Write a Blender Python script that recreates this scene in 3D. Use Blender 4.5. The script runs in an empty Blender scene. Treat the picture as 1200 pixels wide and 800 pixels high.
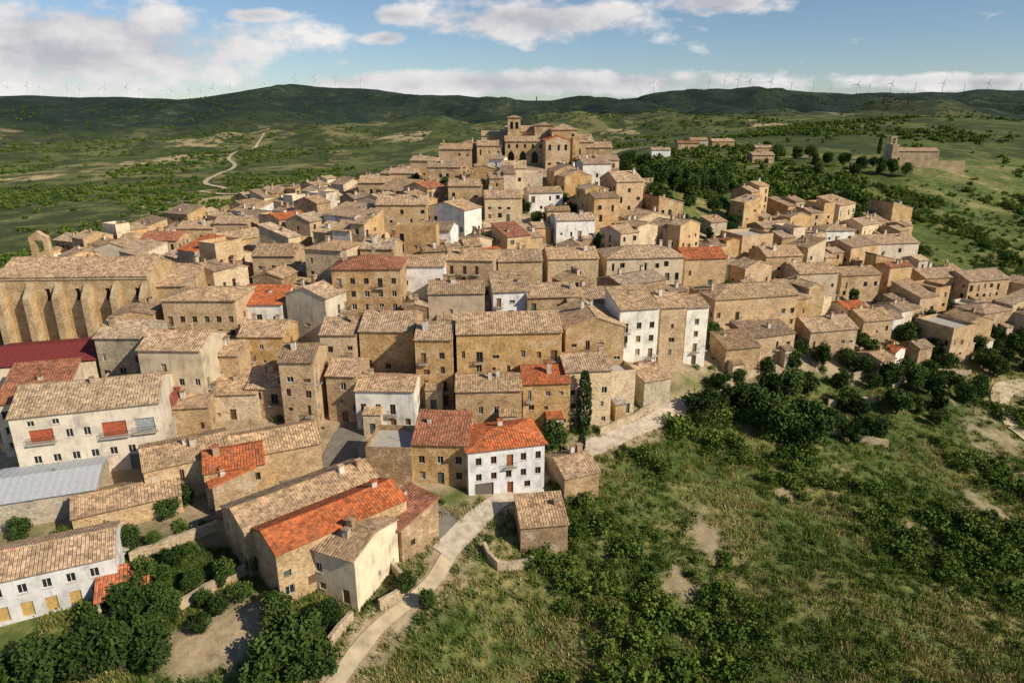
import bpy, math, random
import numpy as np
from mathutils import Vector, Matrix
random.seed(7); rng=np.random.default_rng(7)
CAMZ=90.0
TH=math.radians(18.65)
# ---------------- noise ----------------
def hsh(a,b,s):
    v=np.sin(a*127.1+b*311.7+s*74.7)*43758.5453
    return v-np.floor(v)
def vn(x,y,s=0):
    xi=np.floor(x);yi=np.floor(y);fx=x-xi;fy=y-yi
    fx=fx*fx*(3-2*fx);fy=fy*fy*(3-2*fy)
    a=hsh(xi,yi,s);b=hsh(xi+1,yi,s);c=hsh(xi,yi+1,s);d=hsh(xi+1,yi+1,s)
    return (a*(1-fx)+b*fx)*(1-fy)+(c*(1-fx)+d*fx)*fy
def fbm(x,y,s=0,o=4):
    r=0;a=.5;t=0
    for i in range(o):
        r=r+a*vn(x,y,s+i);t+=a;a*=.5;x=x*2.03+11.3;y=y*2.03+5.7
    return r/t
# ---------------- terrain (x, y, depth below datum 90 m) ----------------
CP=[(-9,88,58),(-20,63,62),(-62,68,58),(63,67,68),(73,132,65),(121,150,69),(0,77,63),(34,126,57),(-32,119,52),(-60,110,52),(-90,112,51),
(-31,139,43),(-87,133,45),(29,137,50),(63,160,52),(152,205,58),(100,194,52),(18,173,42),(-25,199,33),(-75,197,41),(-149,235,50),(-145,185,50),
(6,254,18),(30,260,19),(-12,252,20),(54,217,36),(93,248,38),(149,265,44),(-104,325,40),(-150,400,57),(215,377,26),(152,420,25),(116,440,22),(-295,392,70),(-295,600,70),
(-527,717,75),(-343,946,65),(-1028,1425,60),(425,716,6),(6,300,24),(20,370,38),(0,500,52),(0,900,55),(60,1400,45),(110,330,32),(210,330,36),(245,320,45),
(300,300,52),(260,200,64),(200,120,76),(350,450,30),(700,900,12),(600,500,35),(250,560,18),(-150,110,58),(-120,60,62),(-200,250,66),(-220,150,68),
(0,0,84),(0,30,74),(-60,30,66),(80,20,84),(150,60,84),(-100,-50,84),(100,-100,95),(-60,290,36),(-210,330,70),
(-2000,1500,70),(2000,1500,25),(-1500,2500,60),(0,2200,45),(1500,2500,20),(-3000,4000,50),(0,4000,40),(3000,4000,30),
(-9000,9000,50),(9000,9000,50),(9000,-300,90),(-9000,-300,90)]
CPA=np.array(CP,float);CC=14.0
def ker(dx,dy): return -np.sqrt(dx*dx+dy*dy+CC*CC)
_n=len(CPA)
_A=np.zeros((_n+1,_n+1));_A[:_n,:_n]=ker(CPA[:,None,0]-CPA[None,:,0],CPA[:,None,1]-CPA[None,:,1])+0.6*np.eye(_n)
_A[:_n,_n]=1;_A[_n,:_n]=1
_w=np.linalg.solve(_A,np.append(CAMZ-CPA[:,2],0))
TOWN=np.array([(-78,60),(-48,72),(-30,78),(-12,90),(5,98),(2,110),(20,117),(36,130),(60,140),(85,150),(105,165),(135,178),(160,190),(165,215),(140,225),(152,275),(110,262),(85,255),(70,228),(48,222),(42,262),(-10,275),(-40,275),(-65,290),(-115,335),(-112,300),(-130,255),(-160,225),(-165,180),(-112,150),(-118,110),(-98,75)],float)
def poly_sd(x,y,poly):
    x=np.asarray(x,float);y=np.asarray(y,float)
    d=np.full(x.shape,1e9);ins=np.zeros(x.shape,bool);n=len(poly)
    for i in range(n):
        ax,ay=poly[i];bx,by=poly[(i+1)%n]
        ex,ey=bx-ax,by-ay
        t=np.clip(((x-ax)*ex+(y-ay)*ey)/(ex*ex+ey*ey),0,1)
        d=np.minimum(d,np.hypot(x-ax-ex*t,y-ay-ey*t))
        c=((ay>y)!=(by>y))
        xx=(bx-ax)*(y-ay)/((by-ay) if by!=ay else 1e-9)+ax
        ins^=(c&(x<xx))
    return np.where(ins,-d,d)
def line_d(x,y,pl):
    d=np.full(np.shape(x),1e9)
    for (ax,ay),(bx,by) in zip(pl[:-1],pl[1:]):
        ex,ey=bx-ax,by-ay
        t=np.clip(((x-ax)*ex+(y-ay)*ey)/(ex*ex+ey*ey+1e-9),0,1)
        d=np.minimum(d,np.hypot(x-ax-ex*t,y-ay-ey*t))
    return d
# distant ridge crest: x (m), height (m)
crx=np.array([-11830,-2366,-2090,-1815,-1578,-1302,-986,-789,-631,-197,355,592,908,1262,1578,1972,2366,11440],float)
crz=np.array([167,167,155,148,175,208,217,208,186,163,143,148,186,205,198,175,186,175],float)
def Hs(x,y):
    x=np.asarray(x,float);y=np.asarray(y,float);sh=x.shape
    xf=x.ravel();yf=y.ravel();z=np.full(xf.shape,_w[_n])
    for i in range(_n): z=z+_w[i]*ker(xf-CPA[i,0],yf-CPA[i,1])
    r=np.hypot(xf,yf)
    if r.max()<380: return z.reshape(sh)
    cz=np.interp(xf,crx,crz)+16*(fbm(xf/300,yf*0,5)-.5)
    g=np.where(yf<4200,np.exp(-((yf-4200)/1300)**2),np.exp(-((yf-4200)/2500)**2))
    rav=(np.abs(fbm(xf/380,yf/520,9,4)-.5)*2)
    k=np.clip((yf-900)/900,0,1)*np.clip((4300-yf)/900,0,1)
    z=z*(1-g)+cz*g
    z=z+k*(95*(rav-.25)+40*(fbm(xf/700,yf/700,3)-.5))
    z=z+np.clip((r-420)/900,0,1)*14*(fbm(xf/170,yf/170,21)-.5)
    return z.reshape(sh)
PATH=[(-21,60),(-17,69),(-11,77),(-8,85)]
ROAD=[(-10,82),(-8,85),(-4,91),(2,98),(15,110),(26,119),(34,126),(39,129)]
STREET=[(-8,86),(-15,89),(-22,93),(-28,100),(-29,107),(-26,112),(-18,111),(-10,111)]
STREET2=[(-28,100),(-32,95),(-36,97)]
TRACK=[(-282,624),(-263,636),(-305,694),(-326,777),(-350,888),(-406,1013),(-468,1254),(-531,1527)]
TRACK2=[(-282,624),(-227,577),(-207,627)]
TRACK3=[(118,139),(118,147),(120,154),(125,160),(136,164)]
ROADS=[ROAD,STREET,STREET2,PATH]
def H(x,y):
    z=Hs(x,y)
    m=np.clip(poly_sd(x,y,TOWN)/10,0,1)
    for r in ROADS: m=m*np.clip((line_d(x,y,r)-3.5)/6,0,1)
    x=np.asarray(x);y=np.asarray(y)
    return z+m*(3.4*(fbm(x/15,y/15,31,3)-.5))*np.clip(1.2-np.hypot(x,y)/900,0,1)
def H1(x,y): return float(H(np.array([float(x)]),np.array([float(y)]))[0])
# ---------------- materials ----------------
def newmat(name):
    m=bpy.data.materials.new(name);m.use_nodes=True;nt=m.node_tree
    for n in list(nt.nodes): nt.nodes.remove(n)
    out=nt.nodes.new('ShaderNodeOutputMaterial');b=nt.nodes.new('ShaderNodeBsdfPrincipled')
    nt.links.new(b.outputs[0],out.inputs[0]);b.inputs['Roughness'].default_value=.9
    b.inputs['Specular IOR Level'].default_value=.15
    return m,nt,b,out
class N:
    def __init__(s,nt): s.nt=nt
    def n(s,t,**k):
        x=s.nt.nodes.new(t)
        for a,b in k.items(): setattr(x,a,b)
        return x
    def L(s,a,b): s.nt.links.new(a,b)
    def noise(s,vec,scale,det=3,rough=.6):
        x=s.n('ShaderNodeTexNoise');x.inputs['Scale'].default_value=scale;x.inputs['Detail'].default_value=det;x.inputs['Roughness'].default_value=rough
        if vec is not None:s.L(vec,x.inputs['Vector'])
        return x.outputs['Fac']
    def ramp(s,f,st,interp='LINEAR'):
        x=s.n('ShaderNodeValToRGB');cr=x.color_ramp;cr.interpolation=interp
        while len(cr.elements)<len(st): cr.elements.new(.5)
        for e,(p,c) in zip(cr.elements,st):
            e.position=p;e.color=(c[0],c[1],c[2],1) if not isinstance(c,(int,float)) else (c,c,c,1)
        s.L(f,x.inputs[0]);return x.outputs[0]
    def mix(s,f,a,b,mode='MIX'):
        x=s.n('ShaderNodeMix',data_type='RGBA',blend_type=mode)
        for i,v in ((0,f),(6,a),(7,b)):
            if isinstance(v,(int,float)): x.inputs[i].default_value=v
            elif isinstance(v,tuple): x.inputs[i].default_value=(v[0],v[1],v[2],1)
            else: s.L(v,x.inputs[i])
        return x.outputs[2]
    def math(s,op,a,b=None,c=None):
        x=s.n('ShaderNodeMath',operation=op)
        for i,v in enumerate((a,b,c)):
            if v is None: continue
            if isinstance(v,(int,float)): x.inputs[i].default_value=v
            else: s.L(v,x.inputs[i])
        return x.outputs[0]
    def attr(s,nm): return s.n('ShaderNodeAttribute',attribute_name=nm)
    def bump(s,h,b,dist=.1,st=.6):
        x=s.n('ShaderNodeBump');x.inputs['Distance'].default_value=dist;x.inputs['Strength'].default_value=st
        s.L(h,x.inputs['Height']);s.L(x.outputs[0],b.inputs['Normal'])
def wallmat(name,kind):
    m,nt,b,o=newmat(name);q=N(nt);t=q.attr('tint').outputs['Color']
    g=q.n('ShaderNodeNewGeometry').outputs['Position'];uv=q.n('ShaderNodeUVMap').outputs[0]
    n1=q.noise(g,.4,4,.65)
    c=q.mix(1.0,t,q.ramp(n1,[(.28,.62),(.5,1.0),(.72,1.15)]),'MULTIPLY')
    if kind=='stone':
        br=q.n('ShaderNodeTexBrick');q.L(uv,br.inputs['Vector']);br.inputs['Scale'].default_value=1
        br.inputs['Brick Width'].default_value=.5;br.inputs['Row Height'].default_value=.24;br.inputs['Mortar Size'].default_value=.02
        br.inputs['Color1'].default_value=(.76,.75,.74,1);br.inputs['Color2'].default_value=(1.2,1.17,1.12,1);br.inputs['Mortar'].default_value=(.82,.79,.75,1)
        c=q.mix(.8,c,br.outputs['Color'],'MULTIPLY')
        c=q.mix(q.ramp(n1,[(.565,0.),(.59,.65)]),c,(.53,.43,.30))
        n2=q.noise(g,2.6,3,.7)
        c=q.mix(1.0,c,q.ramp(n2,[(.3,.64),(.5,1.02),(.75,1.24)]),'MULTIPLY')
        q.bump(n2,b,.14,.7)
    elif kind=='plaster':
        mp=q.n('ShaderNodeMapping');q.L(g,mp.inputs[0]);mp.inputs['Scale'].default_value=(1.5,1.5,.3)
        c=q.mix(1.0,c,q.ramp(q.noise(mp.outputs[0],1.,3,.7),[(.25,.7),(.5,1.0)]),'MULTIPLY')
    elif kind=='tile':
        sp=q.n('ShaderNodeSeparateXYZ');q.L(uv,sp.inputs[0])
        fx=q.math('FLOOR',q.math('DIVIDE',sp.outputs[0],.44));fy=q.math('FLOOR',q.math('DIVIDE',sp.outputs[1],.42))
        cb=q.n('ShaderNodeCombineXYZ');q.L(fx,cb.inputs[0]);q.L(fy,cb.inputs[1])
        wn=q.n('ShaderNodeTexWhiteNoise',noise_dimensions='3D');q.L(cb.outputs[0],wn.inputs['Vector'])
        c=q.mix(1.0,c,q.ramp(wn.outputs['Value'],[(0,.6),(.5,1.0),(1,1.36)]),'MULTIPLY')
        c=q.mix(q.ramp(q.noise(g,.9,4,.75),[(.46,0.),(.7,.7)]),c,(.19,.14,.095))
        w=q.math('SINE',q.math('MULTIPLY',sp.outputs[0],2*math.pi/.22))
        r=q.math('FRACT',q.math('DIVIDE',sp.outputs[1],.42))
        q.bump(q.math('ADD',w,q.math('MULTIPLY',r,.7)),b,.06,.7)
    q.L(c,b.inputs['Base Color']);return m
def flat(name,col,rough=.7,noise=.25,sc=2,tint=False):
    m,nt,b,o=newmat(name);q=N(nt);g=q.n('ShaderNodeNewGeometry').outputs['Position']
    base=q.attr('tint').outputs['Color'] if tint else col
    c=q.mix(1.0,base,q.ramp(q.noise(g,sc,3),[(.3,1-noise),(.7,1+noise)]),'MULTIPLY')
    q.L(c,b.inputs['Base Color']);b.inputs['Roughness'].default_value=rough;return m
M_STONE=wallmat('stone_masonry','stone');M_PLAS=wallmat('plaster','plaster');M_TILE=wallmat('clay_tiles','tile')
M_GLASS=flat('window_glass',(.025,.028,.03),.15,.2);M_WOOD=flat('painted_wood',(.2,.1,.05),.6,.25,3,True)
M_TRIM=flat('light_trim',(.5,.45,.38),.8,.15,3,True);M_METAL=flat('iron',(.05,.05,.05),.5,.1)
MATS=[M_STONE,M_PLAS,M_TILE,M_GLASS,M_WOOD,M_TRIM,M_METAL]
STONE,PLAS,TILE,GLASS,WOOD,TRIM,METAL=range(7)
# ---------------- mesh builder ----------------
ID=Matrix.Identity(4)
class MB:
    def __init__(s): s.v=[];s.f=[];s.m=[];s.t=[];s.uv=[];s.T=None
    def face(s,ps,mat,tint=(.5,.5,.5),uv=None):
        i=len(s.v)
        if s.T is None: s.v.extend(ps)
        else:
            for p in ps: s.v.append((s.T@Vector(p))[:])
        s.f.append(tuple(range(i,i+len(ps))));s.m.append(mat);s.t.append(tint)
        s.uv.append(uv if uv else ((0,0),)*len(ps))
    def box(s,x0,x1,y0,y1,z0,z1,mat,tint=(.5,.5,.5)):
        a=(x0,y0);b=(x1,y0);c=(x1,y1);d=(x0,y1)
        for p,q in ((a,b),(b,c),(c,d),(d,a)):
            L=abs(q[0]-p[0])+abs(q[1]-p[1])
            s.face([(p[0],p[1],z0),(q[0],q[1],z0),(q[0],q[1],z1),(p[0],p[1],z1)],mat,tint,[(0,z0),(L,z0),(L,z1),(0,z1)])
        s.face([(x0,y0,z1),(x1,y0,z1),(x1,y1,z1),(x0,y1,z1)],mat,tint,[(x0,y0),(x1,y0),(x1,y1),(x0,y1)])
        s.face([(x0,y1,z0),(x1,y1,z0),(x1,y0,z0),(x0,y0,z0)],mat,tint)
    def obj(s,name,loc=(0,0,0),rot=0,mats=None):
        me=bpy.data.meshes.new(name);me.from_pydata(s.v,[],s.f)
        for m in (mats or MATS): me.materials.append(m)
        me.polygons.foreach_set('material_index',s.m)
        ca=me.color_attributes.new('tint','FLOAT_COLOR','CORNER');ul=me.uv_layers.new(name='UVMap')
        ln=np.array([len(f) for f in s.f]);t=np.array(s.t,np.float32);t=np.concatenate([t,np.ones((len(t),1),np.float32)],1)
        ca.data.foreach_set('color',np.repeat(t,ln,0).ravel())
        ul.data.foreach_set('uv',np.array([c for u in s.uv for c in u],np.float32).ravel())
        o=bpy.data.objects.new(name,me);o.location=loc;o.rotation_euler=(0,0,rot)
        bpy.context.scene.collection.objects.link(o);return o
def wall(mb,P,U,W,z0,z1,wins,Nn,mat,tint,det):
    px,py=P;ux,uy=U;nx,ny=Nn
    xs=sorted(set([0,W]+[w[0] for w in wins]+[w[1] for w in wins]));zs=sorted(set([z0,z1]+[w[2] for w in wins]+[w[3] for w in wins]))
    def k(i,j):
        if i<0 or j<0 or i>=len(xs)-1 or j>=len(zs)-1: return None
        cx=(xs[i]+xs[i+1])/2;cz=(zs[j]+zs[j+1])/2
        for w in wins:
            if w[0]<cx<w[1] and w[2]<cz<w[3]: return w
        return None
    pt=lambda s,z,dd=0:(px+ux*s-nx*dd,py+uy*s-ny*dd,z)
    for i in range(len(xs)-1):
        for j in range(len(zs)-1):
            a,b,c,d=xs[i],xs[i+1],zs[j],zs[j+1];w=k(i,j)
            if w is None:
                mb.face([pt(a,c),pt(b,c),pt(b,d),pt(a,d)],mat,tint,[(a,c),(b,c),(b,d),(a,d)])
            else:
                R=w[6] if len(w)>6 else .22
                mb.face([pt(a,c,R),pt(b,c,R),pt(b,d,R),pt(a,d,R)],w[4],w[5],[(a,c),(b,c),(b,d),(a,d)])
                if k(i-1,j) is None: mb.face([pt(a,c),pt(a,c,R),pt(a,d,R),pt(a,d)],mat,tint)
                if k(i+1,j) is None: mb.face([pt(b,c),pt(b,c,R),pt(b,d,R),pt(b,d)],mat,tint)
                if k(i,j-1) is None: mb.face([pt(a,c),pt(b,c),pt(b,c,R),pt(a,c,R)],mat,tint)
                if k(i,j+1) is None: mb.face([pt(a,d),pt(b,d),pt(b,d,R),pt(a,d,R)],mat,tint)
    def bar(a,b,c,d,d0,d1,m,t):
        mb.face([pt(a,c,d0),pt(b,c,d0),pt(b,d,d0),pt(a,d,d0)],m,t)
        mb.face([pt(a,c,d0),pt(a,c,d1),pt(a,d,d1),pt(a,d,d0)],m,t);mb.face([pt(b,c,d0),pt(b,c,d1),pt(b,d,d1),pt(b,d,d0)],m,t)
        mb.face([pt(a,d,d0),pt(b,d,d0),pt(b,d,d1),pt(a,d,d1)],m,t);mb.face([pt(a,c,d0),pt(b,c,d0),pt(b,c,d1),pt(a,c,d1)],m,t)
    if det:
        for w in wins:
            if w[3]-w[2]>3 or (len(w)>6 and w[6]>.3): continue
            a,b,c,d=w[:4];ft=w[7] if len(w)>7 else (.3,.2,.12);e=.07
            if w[4]==GLASS:
                bar(a,a+e,c,d,.16,.21,TRIM,ft);bar(b-e,b,c,d,.16,.21,TRIM,ft);bar(a+e,b-e,d-e,d,.16,.21,TRIM,ft);bar(a+e,b-e,c,c+e,.16,.21,TRIM,ft)
                bar((a+b)/2-.035,(a+b)/2+.035,c+e,d-e,.165,.21,TRIM,ft)
            if d-c>1.9 and c>2.5:
                bar(a-.4,b+.4,c-.16,c-.004,-.75,.05,TRIM,(.45,.4,.33))
                bar(a-.38,b+.38,c+.95,c+1.0,-.74,-.70,METAL,ft)
                nb=int((b-a+.76)/.16)
                for z in range(nb+1): 
                    xx=a-.38+z*(b-a+.73)/nb;bar(xx,xx+.03,c,c+.948,-.735,-.705,METAL,ft)
            elif c>.5: bar(a-.1,b+.1,c-.1,c-.004,-.07,.1,TRIM,(.5,.44,.36))
RJ=random.Random(99)
def slope(mb,P0,U,V,W,vm,tint,low,amp=.07,pitch=.22,mat=TILE):
    P0=Vector(P0);U=Vector(U);V=Vector(V);Nn=U.cross(V).normalized();L=V.length;Vn=V.normalized()
    if Nn.z<0: Nn=-Nn
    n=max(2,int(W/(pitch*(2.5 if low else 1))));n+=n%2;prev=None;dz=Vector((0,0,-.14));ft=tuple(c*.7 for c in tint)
    sag=RJ.uniform(0,.16)
    for i in range(n+1):
        s=W*i/n;v=max(0,vm(s));sg=Vector((0,0,-sag*math.sin(math.pi*i/n)))
        a=P0+U*s+Nn*(amp*(i%2))-Vn*RJ.uniform(0,.09);b=P0+U*s+Nn*(amp*(i%2))+V*v+(sg if mat==TILE else Vector((0,0,0)))
        cur=(a[:],b[:],s,v*L,(P0+U*s+dz)[:])
        if prev:
            mb.face([prev[0],cur[0],cur[1],prev[1]],mat,tint,[(prev[2],0),(s,0),(s,v*L),(prev[2],prev[3])])
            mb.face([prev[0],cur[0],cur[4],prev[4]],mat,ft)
        prev=cur
    if vm(0)>=1:
        d2=Vector((0,0,-.32))
        mb.face([(P0+dz)[:],(P0+U*W+dz)[:],(P0+U*W+V+d2)[:],(P0+V+d2)[:]],WOOD,(.25,.17,.1))
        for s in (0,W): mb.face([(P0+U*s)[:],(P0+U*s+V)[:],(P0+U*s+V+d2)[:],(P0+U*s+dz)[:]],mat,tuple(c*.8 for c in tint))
def wins_for(W,Ht,dens,style,r,ztop=None,door=False):
    out=[];fl=max(1,int((Ht-.3)/2.75));n=max(1,int((W-.6)/ (2.3 if style!='rand' else 2.5)))
    cw=W/n
    for f in range(fl):
        z=.95+f*2.75
        for i in range(n):
            if r.random()>dens: continue
            cx=cw*(i+.5)+(r.uniform(-.3,.3) if style=='rand' else 0)
            ww=.5 if style!='rand' else r.choice([.3,.4,.5,.6]);hh=1.3 if style!='rand' else r.choice([.7,1.0,1.25,1.4])
            if f==0 and door and i==n//2:
                out.append((cx-.55,cx+.55,0.02,2.15,WOOD,r.choice([(.12,.07,.04),(.2,.1,.05),(.09,.12,.1)])));continue
            if f>0 and r.random()<.25: zz=z-.75;hh=2.0
            else: zz=z+(r.uniform(-.25,.25) if style=='rand' else 0)
            if zz+hh>Ht-.25: continue
            mt=GLASS;tn=(.03,.03,.03)
            if r.random()<.25: mt=WOOD;tn=r.choice([(.16,.09,.05),(.25,.15,.08),(.3,.26,.2),(.1,.12,.1)])
            out.append((cx-ww,cx+ww,zz,zz+hh,mt,tn,.26,r.choice([(.3,.2,.12),(.6,.58,.55),(.2,.12,.07)])))
    return out
def part(mb,w,d,Ht,roof,wm,wt,rt,zb,r,dens=.6,style='rand',det=False,low=False,sl=.34,sides=True,chim=True,door=True,wf=None,o=.4):
    if roof=='F':
        T=mb.T;mb.T=(T or ID)@Matrix.Rotation(math.radians(90),4,'Z')
        part(mb,d,w,Ht,'G',wm,wt,rt,zb,r,dens,style,det,low,sl,sides,chim,door,None,o);mb.T=T;return
    x0,x1,y0,y1=-w/2,w/2,-d/2,d/2
    Hb=Ht+(.26*d if roof=='S' else 0)
    W1=wf if wf is not None else wins_for(w,Ht,dens,style,r,door=door)
    W2=wins_for(d,Ht,dens*.75,style,r) if sides else []
    W3=wins_for(d,Ht,dens*.75,style,r) if sides else []
    wall(mb,(x0,y0),(1,0),w,zb,Ht,W1,(0,-1),wm,wt,det)
    wall(mb,(x1,y0),(0,1),d,zb,Ht,W2,(1,0),wm,wt,det)
    wall(mb,(x1,y1),(-1,0),w,zb,Hb,wins_for(w,Ht,dens*.4,style,r) if sides else [],(0,1),wm,wt,False)
    wall(mb,(x0,y1),(0,-1),d,zb,Ht,W3,(-1,0),wm,wt,det)
    rise=0
    if roof=='G':
        rise=sl*d/2
        for x in (x0,x1): mb.face([(x,y0,Ht),(x,y1,Ht),(x,0,Ht+rise)],wm,wt,[(0,Ht),(d,Ht),(d/2,Ht+rise)])
        e=sl*o;V=d/2+o
        slope(mb,(x0-.15,y0-o,Ht-e+.18),(1,0,0),(0,V,sl*V),w+.3,lambda s:1,rt,low)
        slope(mb,(x1+.15,y1+o,Ht-e+.18),(-1,0,0),(0,-V,sl*V),w+.3,lambda s:1,rt,low)
        nb=max(3,int(w/1.2))
        for k in range(nb):
            a=x0-.17+(w+.34)*k/nb;b_=x0-.17+(w+.34)*(k+1)/nb;zz=-.1*math.sin(math.pi*(k+.5)/nb)+r.uniform(-.02,.02)
            mb.box(a,b_-.003,-.14,.14,Ht+rise+.02+zz,Ht+rise+.3+zz,TILE,tuple(min(1,c*r.uniform(.85,1.2)) for c in rt))
    elif roof=='H':
        sl2=sl*.85;R=d/2+o;e=sl2*o;W=w+2*o;D=d+2*o;a=min(R,W/2-.2)
        slope(mb,(x0-o,y0-o,Ht-e+.14),(1,0,0),(0,R,sl2*R),W,lambda s:min(1,s/a,(W-s)/a),rt,low,mat=TILE)
        slope(mb,(x1+o,y1+o,Ht-e+.14),(-1,0,0),(0,-R,sl2*R),W,lambda s:min(1,s/a,(W-s)/a),rt,low)
        slope(mb,(x1+o,y0-o,Ht-e+.14),(0,1,0),(-a,0,sl2*R),D,lambda s:min(s,D-s)/R,rt,low)
        slope(mb,(x0-o,y1+o,Ht-e+.14),(0,-1,0),(a,0,sl2*R),D,lambda s:min(s,D-s)/R,rt,low)
        mb.box(x0-o,x1+o,y0-o,y1+o,Ht-e-.02,Ht-e+.1,WOOD,(.3,.2,.12));rise=sl2*R
    elif roof=='S':
        for x in (x0,x1): mb.face([(x,y0,Ht),(x,y1,Ht),(x,y1,Hb)],wm,wt,[(0,Ht),(d,Ht),(d,Hb)])
        D=d+o+.2
        slope(mb,(x0-.15,y0-o,Ht-.26*o+.2),(1,0,0),(0,D,.26*D),w+.3,lambda s:1,rt,low);rise=.13*d
    elif roof=='T':
        mb.face([(x0,y0,Ht),(x1,y0,Ht),(x1,y1,Ht),(x0,y1,Ht)],TRIM,rt)
        for b in ((x0,x1,y0,y0+.2),(x0,x1,y1-.2,y1),(x0,x0+.2,y0+.2,y1-.2),(x1-.2,x1,y0+.2,y1-.2)): mb.box(*b,Ht+.004,Ht+.9,wm,wt)
    elif roof=='M':
        mb.face([(x0,y0,Ht),(x1,y0,Ht),(x1,y1,Ht),(x0,y1,Ht)],TRIM,rt)
        for x in (x0,x1): mb.face([(x,y0,Ht),(x,y1,Ht),(x,0,Ht+.2*d/2)],wm,wt)
        for sg in (-1,1):
            slope(mb,(x0-.3,sg*(d/2+.3),Ht+.35),(1,0,0),(0,-sg*(d/2+.3),.2*(d/2+.3)),w+.6,lambda s:1,rt,True,.03,.2,TRIM)
    if chim and roof in 'GHS' and r.random()<.8:
        for _ in range(r.choice([1,1,2])):
            cx=r.uniform(x0+.8,x1-.8);cy=r.uniform(-d*.25,d*.25);s=r.uniform(.3,.5);zt=Ht+rise+r.uniform(.5,1.2)
            mb.box(cx-s,cx+s,cy-s*.8,cy+s*.8,Ht-.2,zt,r.choice([PLAS,STONE]),r.choice([(.5,.42,.33),(.4,.27,.17),(.6,.56,.5)]))
            mb.box(cx-s-.1,cx+s+.1,cy-s*.8-.1,cy+s*.8+.1,zt+.15,zt+.27,TILE,rt)
            for ex in (-s+.05,s-.15): mb.box(cx+ex,cx+ex+.1,cy-.1,cy+.1,zt,zt+.15,METAL)
    if chim and r.random()<.35:
        cx=r.uniform(x0+1,x1-1);zt=Ht+rise+r.uniform(1.6,2.6)
        mb.box(cx-.03,cx+.03,-.03,.03,Ht,zt,METAL)
        for kk in range(3): mb.box(cx-.45+.1*kk,cx+.45-.1*kk,-.02,.02,zt-.1-.22*kk,zt-.07-.22*kk,METAL)
WT={'s':(.52,.37,.215),'o':(.56,.37,.18),'c':(.63,.50,.335),'p':(.69,.59,.445),'w':(.80,.77,.72),'b':(.36,.25,.15),'g':(.48,.42,.33),'r':(.33,.10,.075)}
RT={'t':(.56,.385,.235),'l':(.62,.455,.295),'d':(.41,.285,.18),'o':(.62,.18,.065),'r':(.44,.18,.10),'g':(.46,.48,.5),'m':(.25,.05,.05),'G':(.5,.46,.4)}
placed=[]
def obb(x,y,w,d,a): 
    c,s=math.cos(a),math.sin(a);return [(x+i*w/2*c-j*d/2*s,y+i*w/2*s+j*d/2*c) for i,j in ((-1,-1),(1,-1),(1,1),(-1,1))]
def hit(A,B):
    if abs(A[0][0]-B[0][0])>34 or abs(A[0][1]-B[0][1])>34: return False
    for P in (A,B):
        for i in range(4):
            ex=P[(i+1)%4][0]-P[i][0];ey=P[(i+1)%4][1]-P[i][1];nx,ny=-ey,ex
            a=[p[0]*nx+p[1]*ny for p in A];b=[p[0]*nx+p[1]*ny for p in B]
            if max(a)<min(b) or max(b)<min(a): return False
    return True
def jit(c,r,a=.2): 
    k=1+r.uniform(-a,a*.55);h=r.uniform(-.05,.05)
    return (min(.85,c[0]*k*(1+h*.5)),min(.85,c[1]*k),min(.85,c[2]*k*(1-h*1.6)))
def house(name,x,y,w,d,Ht,rot,roof,wc,rc,det=None,dens=.6,style='rand',seed=None,split=False,**kw):
    r=random.Random(seed if seed is not None else int(x*131+y*17));a=math.radians(rot)
    cor=obb(x,y,w,d,a);fx,fy=x+math.sin(a)*d/2,y-math.cos(a)*d/2
    zs=Hs(np.array([c[0] for c in cor]+[fx]),np.array([c[1] for c in cor]+[fy]))
    z0=float(zs[4]);zmax=float(zs.max());zmin=float(zs.min())
    mb=MB();wm=PLAS if wc in 'wpc' else STONE
    if wc=='c' and r.random()<.5: wm=STONE
    det=(y<175) if det is None else det
    Hh=max(Ht,zmax-z0+2.2);zb=min(0,zmin-z0)-1.0;sl=r.uniform(.26,.4);W_=jit(WT[wc],r);R_=jit(RT[rc],r)
    if split and w>8:
        f=r.uniform(.42,.6);w1=w*f;w2=w-w1;dh=r.choice([-1,1])*r.uniform(.9,2.4)
        mb.T=Matrix.Translation((-w/2+w1/2,0,0));part(mb,w1-.01,d,Hh,roof if roof!='H' else 'G',wm,W_,R_,zb,r,dens,style,det,y>160,sl=sl,o=.3)
        mb.T=Matrix.Translation((w/2-w2/2,r.uniform(0,1.2),0));part(mb,w2-.01,d-r.uniform(0,2)-.01,max(Hh+dh,zmax-z0+2),r.choice('GSGF') if r.random()<.85 else 'T',r.choice([wm,STONE,PLAS]),jit(WT[r.choice('socp')],r),jit(RT[r.choice('tdl')],r),zb,r,dens,style,det,y>160,sl=sl*.9,o=.3,door=False)
    else:
        part(mb,w,d,Hh,roof,wm,W_,R_,zb,r,dens,style,det,y>160,sl=sl,**kw)
        if 6<w and r.random()<.4 and y>112:
            sd=r.choice([-1,1]);aw=r.uniform(2,3.2);mb.T=Matrix.Translation((sd*(w/2-aw/2-r.uniform(.5,2)),-d/2-1.02,0))
            part(mb,aw,2,min(Hh*.5,r.uniform(2.4,4)),'S',r.choice([STONE,PLAS]),jit(WT[r.choice('scp')],r),R_,zb,r,.4,'rand',False,y>160,chim=False,sides=False,o=.2)
    mb.T=None
    placed.append((x,y,w,d,a));return mb.obj(name,(x,y,z0),a)
RS=(.38,.10,.05);YS=(.5,.33,.12);DK=(.03,.03,.03);WF_=(.65,.62,.58)
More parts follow.
